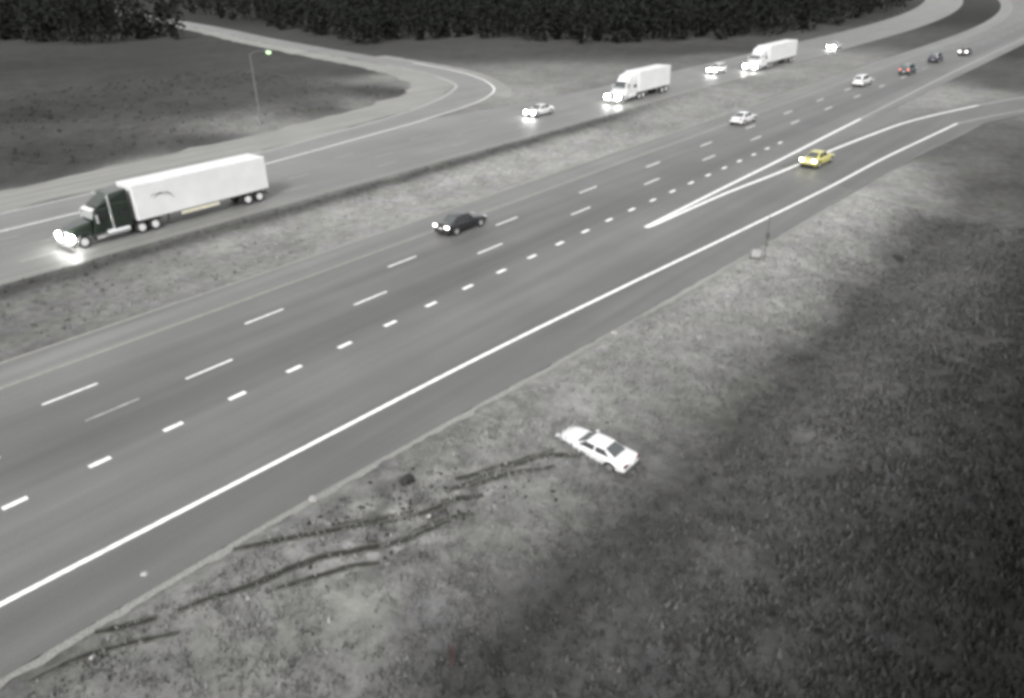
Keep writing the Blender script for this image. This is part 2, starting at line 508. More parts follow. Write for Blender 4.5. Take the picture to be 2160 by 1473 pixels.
# ---------------------------------------------------------------- roads
LEFT = lane(-18.35)
RAMP_OUT = [G(*p) for p in [(1738, 401), (1857, 338), (1949, 294), (2019, 261)]] + [(9.5, 126.5), (16, 139), (28, 153), (48, 168), (80, 184), (140, 205), (260, 235)]
RAMP_IN = [(-4.25, 56.5), (-3.75, 68), (-2.7, 79), (-1.9, 91.5), (-1.0, 101.6), (.1, 111.4), (2.0, 120), (5.0, 130.6), (10, 143), (21, 158), (42, 174), (78, 192), (140, 214), (260, 246)]
RLINE = [(-1.9, -40), (-1.2, -8), (-.85, 4.4), (-.42, 16), (.1, 30), (.95, 43), (2.0, 57)] + RAMP_OUT

bm = bmesh.new()
right = [(interp(PAV, y), y) for y in range(-60, 125, 12)]
ribbon(bm, [(-18.35, y) for y in range(-60, 125, 12)], right, 60, .006, 6)
# main carriageway beyond the gore
ribbon(bm, [bend(-18.35, y) for y in range(120, 520, 10)], [bend(-4.0, y) for y in range(120, 520, 10)], 80, .006, 4)
near = obj('road', bm, M['asphalt'], kind='structure')
bm = bmesh.new()
ribbon(bm, lane(-21.7), lane(-18.35), 120, .004, 2)
obj('road_shoulder', bm, M['shoulder'], kind='structure')
bm = bmesh.new()
outer = offset_line(RAMP_OUT, -2.2, 60); inner = offset_line(RAMP_IN, 1.2, 60)
ribbon(bm, [p for p in inner if p[1] > 76], [(5.6, 76)] + [p for p in outer if p[1] > 78], 90, .011, 3)
obj('exit_ramp', bm, M['ramp'], kind='structure')
bm = bmesh.new()
fl = [(-49.6, -60), (-49.2, 0), (-49.1, 22), (-49.5, 35), (-51.2, 52), (-52.6, 63), (-54.8, 79), (-57.6, 93)]
farleft = fl[:7] + [(-52.5, 92), (-51, 105), (-50, 125), (-49.5, 150)] + [bend(-49.5, y) for y in range(165, 520, 15)]
ribbon(bm, farleft, lane(-34.9), 120, .006, 5)
obj('far_road', bm, M['far_asphalt'], kind='structure')

FL = [(-48.9, -60), (-48.9, 22), (-49.3, 35), (-51.0, 52), (-52.4, 63), (-54.6, 79), (-57.6, 93), (-61.2, 101.5), (-66, 108), (-75, 115), (-87, 121), (-105, 126.5), (-122, 131), (-148, 138), (-190, 150), (-260, 172), (-420, 215)]
L2 = [(-55.0, -60), (-55.2, 22), (-55.6, 35), (-56.8, 52), (-58.2, 63), (-61.2, 80), (-65.2, 92), (-69.3, 100), (-74, 106.5), (-81, 111), (-90.5, 115.5), (-108, 121), (-125, 125.5), (-150, 132), (-192, 144), (-262, 166), (-422, 209)]
L3 = [(-63, -60), (-63.5, 22), (-64.5, 35), (-65.6, 50), (-66.8, 63), (-69.5, 80), (-73.0, 90), (-76.5, 97), (-81, 102.5), (-87, 106.5), (-95, 110.5), (-110, 115.5), (-128, 120.5), (-152, 127), (-194, 139), (-264, 161), (-424, 204)]
bm = bmesh.new(); ribbon(bm, FL, L2, 160, .012, 3)
obj('loop_ramp', bm, M['loop'], kind='structure')
bm = bmesh.new()
ribbon(bm, L2, L3, 200, .002, 3, jit=.5)
o2 = offset_line(FL, -2.4, 120)
ribbon(bm, [p for p in FL[7:13]], [(-56.2, 100.5), (-62, 108), (-73, 116.5), (-86, 123.5), (-104.5, 129.3), (-121.5, 133.8)], 60, .003, 1, jit=.25)
ribbon(bm, [(interp(PAV, y) - .05, y) for y in range(-30, 75, 5)], [(interp(PAV, y) + .42, y) for y in range(-30, 75, 5)], 220, .03, 2, zf=lambda X, Y: gz(X, Y), jit=.12)
obj('gravel_verge', bm, M['gravel'], kind='structure')

# painted markings
bm = bmesh.new(); Z1 = .016
stripe(bm, RLINE[:11], .26, Z1, 200)                                    # right edge line running into the ramp
y = -18.6                                                          # short lane drop marks
k = 0
while y < 95:
    X = interp([(-20, -6.5), (7, -6.75), (18.5, -7.2), (41, -7.7), (56, -8.1), (90, -8.2)], y)
    stripe(bm, [(X, y - .5), (X, y + .5)], .30, Z1, 2); y += 3.69
for X, ph, col_ in ((-11.55, 19.1 - 12.3 * 6, 1), (-15.0, 13.0 - 12.3 * 6, 1)):
    for i in range(44):
        y = ph + 12.3 * i
        if y < 160:
            stripe(bm, [bend(X + (.45 if y < 20 else .2 if y < 30 else 0), y - 1.45), bend(X + (.45 if y < 20 else .2 if y < 30 else 0), y + 1.45)], .17, Z1, 3)
stripe(bm, [(-4.45, 55.2), (-4.25, 57), (-3.75, 68), (-2.75, 79), (-1.95, 91.5), (-1.05, 101.6), (.05, 111.4), (1.95, 120), (4.95, 130.6)], .34, Z1 + .004, 160)
stripe(bm, [(-4.55, 55.2), (-4.75, 70), (-4.85, 85), (-5.1, 98), (-5.3, 112)], .34, Z1, 60)
stripe(bm, FL[1:12], .24, Z1 + .004, 160)
mk = obj('lane_marking', bm, M['paint'], near)
bm = bmesh.new()
stripe(bm, [(-5.3, 112.3), (-5.6, 130), (-6, 160), (-6.2, 200)] + [bend(-6.2, y) for y in range(215, 400, 15)], .3, Z1, 90)
stripe(bm, RLINE[10:], .24, Z1 - .001, 100)
stripe(bm, [(5.0, 130.8), (10, 143.1), (21, 158), (42, 174), (78, 192)], .3, Z1, 80)
stripe(bm, [(-11.1, 12.2), (-11.1, 15)], .16, Z1, 3)
for X in (-39.2, -42.9, -46.4):
    for i in range(32):
        y = -40 + 12.3 * i + (3 if X == -42.9 else 0)
        if y > 330: break
        stripe(bm, [bend(X - max(0, y - 55) * .02, y - 1.4), bend(X - max(0, y - 55) * .02, y + 1.4)], .16, Z1, 3)
for i in range(14):
    for X in (-11.55, -15.0):
        y = 168 + 12.3 * i; stripe(bm, [bend(X, y - 1.4), bend(X, y + 1.4)], .16, Z1, 3)
stripe(bm, [(L2[i][0] + .5, L2[i][1]) for i in range(1, 12)], .5, Z1 + .004, 160)
obj('worn_marking', bm, M['oldpaint'], near)
bm = bmesh.new()
stripe(bm, lane(-18.25), .2, Z1, 120)
stripe(bm, lane(-21.55), .16, Z1 - .006, 120)
stripe(bm, lane(-35.7), .16, Z1, 120)
obj('edge_marking', bm, M['yellowpaint'], near)

# ---------------------------------------------------------------- wheel ruts, mud and rocks on the verge
RUTS = [([(20, 1412), (40, 1403), (110, 1362), (180, 1340), (250, 1326), (330, 1306)], .13), ([(300, 1226), (350, 1210), (400, 1192), (470, 1167), (540, 1151), (600, 1139), (650, 1130), (740, 1112), (830, 1096), (900, 1080), (960, 1058)], .13),
        ([(370, 1292), (430, 1268), (500, 1246), (560, 1224), (620, 1198), (680, 1177), (740, 1166), (820, 1150), (880, 1128), (950, 1100)], .12), ([(700, 1108), (760, 1102), (830, 1092), (880, 1080)], .12),
        ([(960, 1012), (1030, 994), (1090, 978), (1130, 966), (1180, 962), (1240, 965)], .13), ([(940, 1040), (1010, 1010), (1080, 985), (1170, 948)], .05), ([(560, 1250), (640, 1226), (720, 1202), (800, 1190)], .07),
        ([(60, 1440), (160, 1392), (260, 1362), (380, 1335)], .07), ([(980, 1030), (1080, 1000), (1170, 985)], .07), ([(930, 1060), (980, 1052), (1020, 1046)], .10), ([(860, 1130), (930, 1100), (1000, 1085)], .06), ([(200, 1300), (270, 1270), (340, 1250)], .06)]
bm = bmesh.new(); rb = bmesh.new()
for pts, w in RUTS:
    q = [Gt(*p) for p in pts]; n = 50; P = [p for p in resample(q, n) if p.x > interp(PAV, p.y) + .40]; n = len(P)
    if n < 6: continue
    Lp, Rp, Lo, Ro = [], [], [], []
    for i, p in enumerate(P):
        t = (P[min(i + 1, n - 1)] - P[max(i - 1, 0)]).normalized(); nn = Vector((-t.y, t.x, 0))
        ww = .8 * w * math.sin(PI * (i + .5) / n) ** .5 * (1 + .5 * noise.noise(Vector((i * .5, w * 90, 0)))) + .02
        for b_, lo, hi, z in ((bm, -ww, ww, .012),):
            pass
        Lp.append(p + nn * ww); Rp.append(p - nn * ww)
        Lo.append(p + nn * (ww + .12)); Ro.append(p - nn * (ww + .08))

    def strip(b, A, za, B, zb):
        va = [b.verts.new((p.x, p.y, gz(p.x, p.y) + za)) for p in A]; vb = [b.verts.new((p.x, p.y, gz(p.x, p.y) + zb)) for p in B]
        for i in range(len(va) - 1): b.faces.new((va[i], va[i + 1], vb[i + 1], vb[i]))
    C = [(a + b) / 2 for a, b in zip(Lp, Rp)]
    strip(bm, Lp, .05, C, .012); strip(bm, C, .012, Rp, .05)
    Lm = [(a + b) / 2 for a, b in zip(Lp, Lo)]; Rm = [(a + b) / 2 for a, b in zip(Rp, Ro)]
    strip(rb, Lo, -.03, Lm, .07); strip(rb, Lm, .07, Lp, .05); strip(rb, Rp, .05, Rm, .06); strip(rb, Rm, .06, Ro, -.03)
r_ = obj('tyre_ruts', bm, M['mud'], smooth=True, kind='structure')
obj('rut_edge', rb, M['rim_mud'], r_, smooth=True)


def lump(name, label, cat, px, py, s, m, flat=.6, group=None):
    X, Y = Gt(px, py); bm = bmesh.new()
    bmesh.ops.create_icosphere(bm, subdivisions=3, radius=1)
    sd = random.random() * 50
    for v in bm.verts:
        k = 1 + .45 * noise.noise(v.co * 1.3 + Vector((sd, 0, 0))) + .15 * noise.noise(v.co * 4 + Vector((sd, 0, 0)))
        v.co = Vector((v.co.x * s * 1.2, v.co.y * s, v.co.z * s * flat)) * k
    o = obj(name, bm, m, smooth=False); o.location = (X, Y, gz(X, Y) + s * flat * .45); o.rotation_euler = (0, 0, random.random() * 6)
    o['label'] = label; o['category'] = cat
    if group: o['group'] = group
    return o


lump('mud_clod', 'dark clod of turned mud lying between the shoulder and the tyre ruts', 'mud clod', 860, 1018, .28, M['mud'], .8)
lump('rock', 'small pale rock lying in the grass below the exit lane edge line', 'rock', 1295, 704, .17, M['rock'])
lump('rock', 'small pale rock at the paved edge above the lowest tyre rut', 'rock', 306, 1213, .13, M['rock'])
lump('rock', 'pale stone on the grass left of the bottom tyre rut', 'rock', 196, 1388, .10, M['rock'])
lump('rock', 'pale stone on the pavement edge where the churned earth begins', 'rock', 660, 1054, .18, M['rock'], .35)
lump('rock', 'pale stone among churned earth right of the dark mud clod', 'rock', 905, 1090, .10, M['rock'])
# churned clods: uncountable
bm = bmesh.new()
for _ in range(110):
    px = random.gauss(860, 150); py = 1075 - (px - 860) * .25 + random.gauss(0, 38)
    X, Y = Gt(px, py)
    if X < interp(PAV, Y) + .8: continue
    s = random.uniform(.02, .085)
    mt = Matrix.Translation((X, Y, gz(X, Y) + s * .3)) @ Matrix.Rotation(random.random() * 6, 4, 'Z') @ Matrix.Diagonal((s * 1.7, s, s * .7, 1))
    bmesh.ops.create_icosphere(bm, subdivisions=1, radius=1, matrix=mt)
cl = obj('churned_earth', bm, M['mud'], kind='stuff'); cl['label'] = 'churned dark mud clods beside the tyre ruts'; cl['category'] = 'mud'

# dead reddish weed at the bottom of the frame
X, Y = Gt(955, 1412); wd = thing('dead_weed', 'tall dead reddish weed standing in the ditch at the bottom', 'weed', (X, Y, gz(X, Y)))
bm = bmesh.new()
for i in range(40):
    a = random.random() * 6.28; t = random.uniform(.04, .2)
    cyl(bm, (0, 0, 0), (math.cos(a) * t, math.sin(a) * t, random.uniform(.7, 1.25)), .012, .005, 5)
obj('stem', bm, M['weed'], wd)


# ---------------------------------------------------------------- woods beyond the field
def woods(name, label, spots):
    V, Fc, mi = [], [], []
    for (x, y, h) in spots:
        z0 = gz(x, y) if abs(x) < 300 else -.05
        # trunk
        i = len(V); r = .22
        for k in range(5): V.append((x + r * math.cos(k * 1.257), y + r * math.sin(k * 1.257), z0))
        V.append((x, y, z0 + h * .45))
        for k in range(5): Fc.append((i + k, i + (k + 1) % 5, i + 5)); mi.append(1)
        rad = h * random.uniform(.22, .42); rd = random.random() < .88; pw = random.uniform(.7, 1.2)
        for _ in range(int(190)):
            u = random.random(); a = random.random() * 6.283
            zz = z0 + h * (.04 + .96 * u); rr = rad * (math.sqrt(max(.02, 1 - abs(2 * u - .95) ** 2.2)) if rd else (1.0 - u) ** .6 * pw) * (1 + .45 * math.sin(a * 3 + x)) * math.sqrt(random.uniform(.15, 1))
            c = Vector((x + rr * math.cos(a), y + rr * math.sin(a), zz)); s = random.uniform(.35, .85)
            d = Vector((random.gauss(0, 1), random.gauss(0, 1), random.gauss(0, .6))).normalized() * s; e = d.cross(Vector((random.gauss(0, 1), random.gauss(0, 1), random.gauss(0, 1)))).normalized() * s * .7
            i = len(V); V.extend([c - d, c + e, c + d, c - e]); Fc.append((i, i + 1, i + 2, i + 3)); mi.append(0)
    me = bpy.data.meshes.new(name); me.from_pydata([tuple(v) for v in V], [], Fc)
    me.materials.append(M['woods']); me.materials.append(M['bark']); me.polygons.foreach_set('material_index', mi)
    o = bpy.data.objects.new(name, me); col.objects.link(o); o['kind'] = 'stuff'; o['label'] = label; o['category'] = 'woods'
    return o


sp_ = []
loopline = [(-148, 140), (-190, 152), (-260, 174), (-420, 217)]
for row in range(9):
    for k in range(95):
        px = -60 + k * 25 + random.uniform(-9, 9); py = 84 - row * 12 + random.uniform(-5, 5) + 6 * math.sin(px * .011)
        X, Y = G(px, py)
        hw = -max(0, Y - 225) ** 2 / 1500
        if -56 + hw < X < 3 + hw and Y > 100: continue             # keep the motorway clear
        if px < 720 and Y < interp([(-420, 230), (-260, 184), (-190, 160), (-148, 146)], X) + 3 and X > -420 and Y > interp([(-420, 196), (-260, 153), (-190, 133), (-148, 120)], X) - 2: continue
        if X > 2 and Y < interp([(0, 150), (50, 185), (140, 222), (260, 258)], X) and X > 40: continue
        sp_.append((X, Y, random.uniform(6, 15) * (1 + row * .03) * (1 + .35 * noise.noise(Vector((X * .03, Y * .03, 0))))))
woods('distant_woods', 'dark band of distant trees closing the field beyond the interchange', sp_)


# ---------------------------------------------------------------- vehicles
def wheel(parent, x, y, r, w, side, rimm, dual=False):
    bm = bmesh.new()
    y0, y1 = (y - w, y) if side > 0 else (y, y + w)
    n = 20
    prof = [(r * .80, 0), (r * .96, 0), (r, .12), (r, .88), (r * .96, 1), (r * .80, 1)]
    rings = [[(x + rr * math.cos(2 * PI * i / n), lerp(y0, y1, t), r + rr * math.sin(2 * PI * i / n)) for i in range(n)] for rr, t in prof]
    loft(bm, rings)
    t = obj('wheel', bm, M['rubber'], parent, smooth=False)
    bm = bmesh.new(); yo = y if side > 0 else y
    cyl(bm, (x, yo - .03 * side, r), (x, yo + .006 * side, r), r * .66, r * .60, 18)
    for k in range(5):
        a = k * 2 * PI / 5
        cyl(bm, (x + math.cos(a) * r * .33, yo, r + math.sin(a) * r * .33), (x + math.cos(a) * r * .33, yo + .010 * side, r + math.sin(a) * r * .33), r * .07, n=6)
    obj('rim', bm, rimm, t)
    return t


def car(name, label, cat, loc, heading, paint, L=4.75, Wd=1.82, Ht=1.44, style='sedan', rear='off', front='off', glass='glass', tilt=None, group=None, scale=1.):
    t = thing(name, label, cat, loc, heading, group)
    if tilt: t.rotation_euler = (tilt[0], tilt[1], heading)
    t.scale = (scale,) * 3
    hw = Wd / 2; l = L / 2
    belt = {'sedan': .93, 'suv': 1.08, 'pickup': 1.08, 'van': 1.1}[style]
    if style == 'sedan':
        deck = [(-1.0, .74, .42, .66), (-.985, .88, .32, .88), (-.94, .95, .24, .985), (-.70, 1, .2, 1.01), (-.4, 1, .2, .97), (0, 1, .2, .95), (.30, 1, .2, .95), (.55, .99, .2, .93), (.80, .97, .21, .85), (.93, .94, .25, .76), (.985, .90, .34, .66), (1.0, .84, .42, .56)]
        gh = (.40, .13, -.34, -.66)
    elif style == 'pickup':
        deck = [(-1.0, .9, .5, 1.0), (-.985, .96, .42, 1.1), (-.94, .98, .36, 1.12), (-.4, 1, .3, 1.1), (0, 1, .3, 1.08), (.35, 1, .3, 1.08), (.6, .99, .3, 1.05), (.85, .97, .32, .98), (.96, .93, .36, .88), (1.0, .84, .42, .74)]
        gh = (.38, .16, -.12, -.20)
    else:
        deck = [(-1.0, .86, .42, .9), (-.985, .95, .32, 1.06), (-.9, .98, .26, 1.1), (-.4, 1, .25, 1.08), (0, 1, .25, 1.06), (.35, 1, .25, 1.06), (.6, .99, .25, 1.02), (.85, .96, .28, .92), (.96, .88, .34, .78), (1.0, .74, .42, .66)]
        gh = (.44, .20, -.86, -.95)
    bm = bmesh.new(); rings = []
    for (x, wf, zb, zt) in deck:
        w = hw * wf; hh = zt - zb
        half = [(0, zb), (.86 * w, zb), (.97 * w, zb + .10 * hh), (w, zb + .55 * hh), (.975 * w, zt - .14 * hh), (.87 * w, zt - .02), (.5 * w, zt + .015), (0, zt + .03)]
        ring = [(x * l, y, z) for y, z in half] + [(x * l, -y, z) for y, z in half[-2:0:-1]]
        rings.append(ring)
    loft(bm, rings)
    body = obj('body', bm, paint, t, smooth=True)
    sb = body.modifiers.new('sub', 'SUBSURF'); sb.levels = 1; sb.render_levels = 2
    # greenhouse
    b0, b1 = .86 * hw, .66 * hw; zr = Ht
    x0, x1, x2, x3 = [g * l for g in gh]
    bm = bmesh.new()

    def ring(x, wb, wt, zb, zt, crown):
        h = [(0, zb), (wb, zb), (wt, zt - .05), (wt - .07, zt), (0, zt + crown)]
        return [(x, y, z) for y, z in h] + [(x, -y, z) for y, z in h[-2:0:-1]]
    zb = belt - .10
    loft(bm, [ring(x3, b0 * .95, b0 * .86, zb, belt + .02, .01), ring(x2, b0, b1, zb, zr - .03, .02), ring((x1 + x2) / 2, b0, b1, zb, zr, .025), ring(x1, b0, b1, zb, zr - .03, .02), ring(x0, b0, b0 * .84, zb, belt - .03, .01)])
    cab = obj('roof', bm, paint, t)
    bv = cab.modifiers.new('bev', 'BEVEL'); bv.width = .03; bv.segments = 2
    # panes
    gm = M[glass]
    bm = bmesh.new()
    pane(bm, [(x0, -b0 * .80, belt - .01), (x0, b0 * .80, belt - .01), (x1, b1 - .06, zr - .05), (x1, -(b1 - .06), zr - .05)], .07, .035, .03)
    obj('windshield', bm, M['skyglass'], t)
    bm = bmesh.new()
    pane(bm, [(x3, b0 * .80, belt + .04), (x3, -b0 * .80, belt + .04), (x2, -(b1 - .06), zr - .05), (x2, b1 - .06, zr - .05)], .10, .035, .03)
    obj('rear_window', bm, M['skyglass'], t)
    for s in (1, -1):
        yb = lambda z: lerp(b0, b1, (z - zb) / (zr - .08 - zb))
        zl, zh = belt + .0, zr - .085
        mid = (x1 + x2) / 2 + .05
        bx = lerp(x0, x1, .30)
        rx = lerp(x3, x2, .35)
        for (a0, a1, c0, c1) in ((mid - .04, bx, lerp(x0, x1, .86), mid - .04), (rx, mid - .12, mid - .12, lerp(x3, x2, .90))):
            q = [(a0, yb(zl), zl), (a1, yb(zl), zl), (c0, yb(zh), zh), (c1, yb(zh), zh)]
            if s > 0: q = q[::-1]; q = [q[0], q[1], q[2], q[3]]
            q = [(x, y * s, z) for x, y, z in q]
            bm = bmesh.new(); pane(bm, q, .02, .012, .02)
            obj('side_window', bm, gm, t)
        bm = bmesh.new(); box(bm, bx - .26, bx - .10, s * (hw * .93), s * (hw * .93 + .20), belt + .02, belt + .15, .03)
        obj('mirror', bm, paint, t)
        for hx in (mid + .02, rx + .25):
            bm = bmesh.new(); box(bm, hx - .02, hx + .16, s * (hw - .01), s * (hw + .018), belt - .17, belt - .135, .006)
            obj('door_handle', bm, M['trim'], t)
        # wheel wells and wheels
        r = .33 if style == 'sedan' else .37
        for wx in (.64 * l, -.60 * l):
            bm = bmesh.new(); cyl(bm, (wx, s * (hw - .2), r + .03), (wx, s * (hw + .004), r + .03), r + .075, n=26)
            obj('wheel_arch', bm, M['trim'], t)
            wheel(t, wx, s * (hw + .014), r, .21, s, M['rim'])
        zc = .66 if style == 'sedan' else .80
        bm = bmesh.new(); e = .05 if front == 'on' else 0; box(bm, l * .90, l * (.985 + e * .5), s * hw * (.48 - e), s * hw * .88, zc - .08 - e, zc + .09 + e, .03)
        obj('headlight', bm, M['head'] if front == 'on' else M['headoff'], t)
        zc = .82 if style == 'sedan' else .95
        bm = bmesh.new(); box(bm, -l * .996, -l * .94, s * hw * .50, s * hw * .90, zc - .09, zc + .09, .03)
        obj('tail_light', bm, {'off': M['brake'], 'on': M['tail'], 'amber': M['warmtail'], 'red': M['red']}[rear], t)
    bm = bmesh.new(); box(bm, l * .955, l * 1.005, -hw * .7, hw * .7, .28, .44, .03); obj('front_bumper', bm, M['trim'], t)
    bm = bmesh.new(); box(bm, -l * 1.005, -l * .95, -hw * .75, hw * .75, .30, .46, .03); obj('rear_bumper', bm, M['trim'], t)
    bm = bmesh.new(); box(bm, -l * 1.008, -l * .97, -.16, .16, .62, .74, .005); obj('number_plate', bm, M['plate'], t)
    if style == 'pickup':
        bm = bmesh.new(); box(bm, -l * .93, -l * .23, -hw * .84, hw * .84, 1.0, 1.14, .02); obj('bed_cover', bm, M['trim'], t)
    return t


def P2(px, py, z=0): return G(px, py, z)


# white sedan in the grass, nose towards the road, leaning with the slope
cx, cyy = 9.81, 26.50
zc = gz(cx, cyy); dzx = (gz(cx + 1.4, cyy) - gz(cx - 1.4, cyy)) / 2.8
car('crashed_car', 'white sedan stopped on the grass slope at the end of the muddy tyre ruts', 'car',
    (cx, cyy, zc - .14), math.radians(180), M['white'], L=4.75, Ht=1.36, scale=.84, tilt=(0, math.atan(dzx) * .4, 0))
bpy.data.objects['crashed_car'].scale = (.84, .82, .68)
N_ = PI / 2; S_ = -PI / 2
GF = 'cars on the far carriageway'; GN = 'cars on the near carriageway'
car('car', 'black sedan with glowing rear lights in the leftmost lane, centre of the near carriageway', 'car', (-16.75, 46.0, .006), N_, M['black'], L=4.8, style='sedan', rear='on', group=GN)
car('car', 'yellow car with bright lit rear lights driving up the exit ramp', 'car', (-1.0, 84.2, .012), N_ - .06, M['yellow'], rear='amber', L=4.9)
car('car', 'small white car alone on the near carriageway, beyond the gore of the exit ramp', 'car', (-17.0, 101.2, .006), N_, M['white'], L=4.9, group=GN)
car('car', 'white car further up the near carriageway, left of the car with red and amber lights', 'car', (-14.6, 141.5, .006), N_, M['white'], L=4.8, style='suv', Ht=1.7, group=GN)
car('car', 'dark teal car showing red and amber lights on the near carriageway', 'car', (-12.2, 159.0, .006), N_, M['darkcol'], L=5.4, Ht=1.75, style='suv', rear='red', group=GN)
car('car', 'dark blue-black car beyond the one with red and amber lights', 'car', (-12.4, 179.0, .006), N_, M['navy'], L=5.2, Ht=1.7, style='suv', group=GN)
car('car', 'farthest car of the near carriageway, dark with a pale lit rear at the top edge', 'car', (-10.3, 193.5, .006), N_, M['black'], L=4.8, rear='on', group=GN)
car('car', 'white car with headlights on just past the end of the loop ramp', 'car', (-43.3, 91.5, .006), S_, M['white'], L=4.9, front='on', group=GF)
car('car', 'white car with headlights on between the two far white trucks', 'car', (-41.5, 143.5, .006), S_, M['white'], L=4.8, style='suv', Ht=1.7, front='on', group=GF)
car('car', 'farthest car of the far carriageway, headlights glowing at the top edge', 'car', (-36.8, 192.5, .006), S_, M['silver'], L=4.8, front='on', group=GF)


def big_wheel(t, x, y, s, dual=False, r=.5):
    w = .52 if dual else .28
    return wheel(t, x, y, r, w, s, M['whiterim'])


def semi(name, label, loc, heading, paint, visor, LT=13.4, ws='skyglass', day=False, logo=True, lampm='head', fair=None, group=None, cut=1.0):
    t = thing(name, label, 'truck', loc, heading, group)
    hw = 1.22
    # hood with sloping top and side fenders
    bm = bmesh.new()
    hexa(bm, [(-2.1, -1.0, .85), (-.22, -.72, .75), (-.22, .72, .75), (-2.1, 1.0, .85), (-2.1, -.98, 1.98), (-.30, -.62, 1.58), (-.30, .62, 1.58), (-2.1, .98, 1.98)], .09)
    obj('hood', bm, paint, t)
    for s in (1, -1):
        bm = bmesh.new()
        rr = [(-.1, .62), (-.16, .98), (-.55, 1.20), (-1.15, 1.28), (-1.75, 1.18), (-2.05, .80), (-2.12, .55)]
        rings = [[(x, s * .62, z), (x, s * 1.16, z - .03), (x, s * 1.22, z - .12), (x + .05, s * 1.18, z - .16), (x + .05, s * .62, z - .14)] for x, z in rr]
        loft(bm, rings); obj('fender', bm, paint, t)
        bm = bmesh.new(); box(bm, -.46, -.02, s * .68, s * 1.20, .74, 1.18, .10)
        obj('headlight', bm, M[lampm], t)
    bm = bmesh.new(); box(bm, -.26, -.12, -.60, .60, .72, 1.50, .04); g = obj('grille', bm, M['chrome'], t)
    bm = bmesh.new()
    for k in range(9): box(bm, -.125, -.10, -.54 + k * .135 - .02, -.54 + k * .135 + .02, .78, 1.44)
    obj('grille_bar', bm, M['darksteel'], g)
    bm = bmesh.new(); box(bm, -.30, .04, -1.22, 1.22, .34, .74, .09); obj('front_bumper', bm, M['whiterim'], t)
    # cab
    bm = bmesh.new()
    hexa(bm, [(-3.7, -1.15, .85), (-2.05, -1.12, .85), (-2.05, 1.12, .85), (-3.7, 1.15, .85), (-3.7, -1.08, 2.86), (-2.55, -.98, 2.80), (-2.55, .98, 2.80), (-3.7, 1.08, 2.86)], .08)
    cab = obj('cab', bm, paint, t)
    bm = bmesh.new(); pane(bm, [(-2.27, -.98, 2.02), (-2.27, .98, 2.02), (-2.53, .90, 2.68), (-2.53, -.90, 2.68)], .03, .07, .05); obj('windshield', bm, M[ws], t)
    for s in (1, -1):
        q = [(-3.25, 1.13, 1.95), (-2.45, 1.10, 1.95), (-2.66, 1.05, 2.6), (-3.25, 1.07, 2.6)]
        if s > 0: q = q[::-1]
        bm = bmesh.new(); pane(bm, [(x, y * s, z) for x, y, z in q], .02, .05, .04); obj('side_window', bm, M['glass'], t)
        bm = bmesh.new(); box(bm, -2.5, -2.38, s * 1.28, s * 1.52, 1.75, 2.45, .03); obj('mirror', bm, M['chrome'], t)
        bm = bmesh.new(); cyl(bm, (-3.72, s * 1.12, .9), (-3.72, s * 1.12, 3.75), .075, n=12); obj('exhaust_stack', bm, M['chrome'], t)
        bm = bmesh.new(); cyl(bm, (-3.1, s * .98, .72), (-4.95, s * .98, .72), .30, n=20); obj('fuel_tank', bm, M['chrome'], t)
        bm = bmesh.new(); box(bm, -2.95, -2.2, s * .8, s * 1.2, .45, .66, .03); obj('step', bm, M['chrome'], t)
    if not day:
        bm = bmesh.new()
        hexa(bm, [(-5.35, -1.2, .9), (-3.78, -1.2, .9), (-3.78, 1.2, .9), (-5.35, 1.2, .9), (-5.35, -1.16, 3.0), (-3.78, -1.12, 3.0), (-3.78, 1.12, 3.0), (-5.35, 1.16, 3.0)], .07)
        obj('sleeper', bm, paint, t)
        for s in (1, -1):
            q = [(-5.0, 1.195, 1.9), (-4.3, 1.19, 1.9), (-4.3, 1.175, 2.4), (-5.0, 1.175, 2.4)]
            if s > 0: q = q[::-1]
            bm = bmesh.new(); pane(bm, [(x, y * s, z) for x, y, z in q], .02, .03, .02); obj('side_window', bm, M['glass'], t)
    x1 = -5.35 if not day else -3.7
    bm = bmesh.new()
    hexa(bm, [(x1, -1.14, 3.01), (-2.75, -.96, 2.87), (-2.75, .96, 2.87), (x1, 1.14, 3.01), (x1, -1.12, 3.95), (-3.95, -.95, 3.75), (-3.95, .95, 3.75), (x1, 1.12, 3.95)], .08)
    obj('roof_fairing', bm, M['trailer_white'] if fair is None else fair, t)
    bm = bmesh.new(); hexa(bm, [(-2.6, -.9, 2.74), (-2.28, -.88, 2.66), (-2.28, .88, 2.66), (-2.6, .9, 2.74), (-2.6, -.9, 2.83), (-2.28, -.88, 2.72), (-2.28, .88, 2.72), (-2.6, .9, 2.83)], .01)
    obj('sun_visor', bm, M[visor], t)
    bm = bmesh.new(); box(bm, -8.0, -2.0, -.45, .45, .62, .9, .02); box(bm, -7.9, -6.2, -.8, .8, .92, 1.04, .02); obj('chassis', bm, M['darksteel'], t)
    for s in (1, -1):
        big_wheel(t, -1.15, s * 1.18, s)
        for x in (-5.95, -7.15): big_wheel(t, x, s * 1.24, s, True)
    # trailer
    tx = -5.75; ex = tx - LT
    bm = bmesh.new(); box(bm, ex, tx, -1.3, 1.3, 1.12, 4.05, .05); tr = obj('trailer', bm, M['trailer_white'], t)
    bm = bmesh.new()
    for s in (1, -1): box(bm, ex + .02, tx - .02, s * 1.296, s * 1.325, 1.08, 1.20, .01)
    obj('bottom_rail', bm, M['chrome'], tr)
    bm = bmesh.new(); box(bm, ex - .03, ex, -1.22, 1.22, 1.2, 3.97, .01); obj('rear_door', bm, M['trailer_white'], tr)
    bm = bmesh.new(); box(bm, ex + .4, ex + 3.6, -.55, .55, .72, 1.1, .02); obj('axle_frame', bm, M['darksteel'], tr)
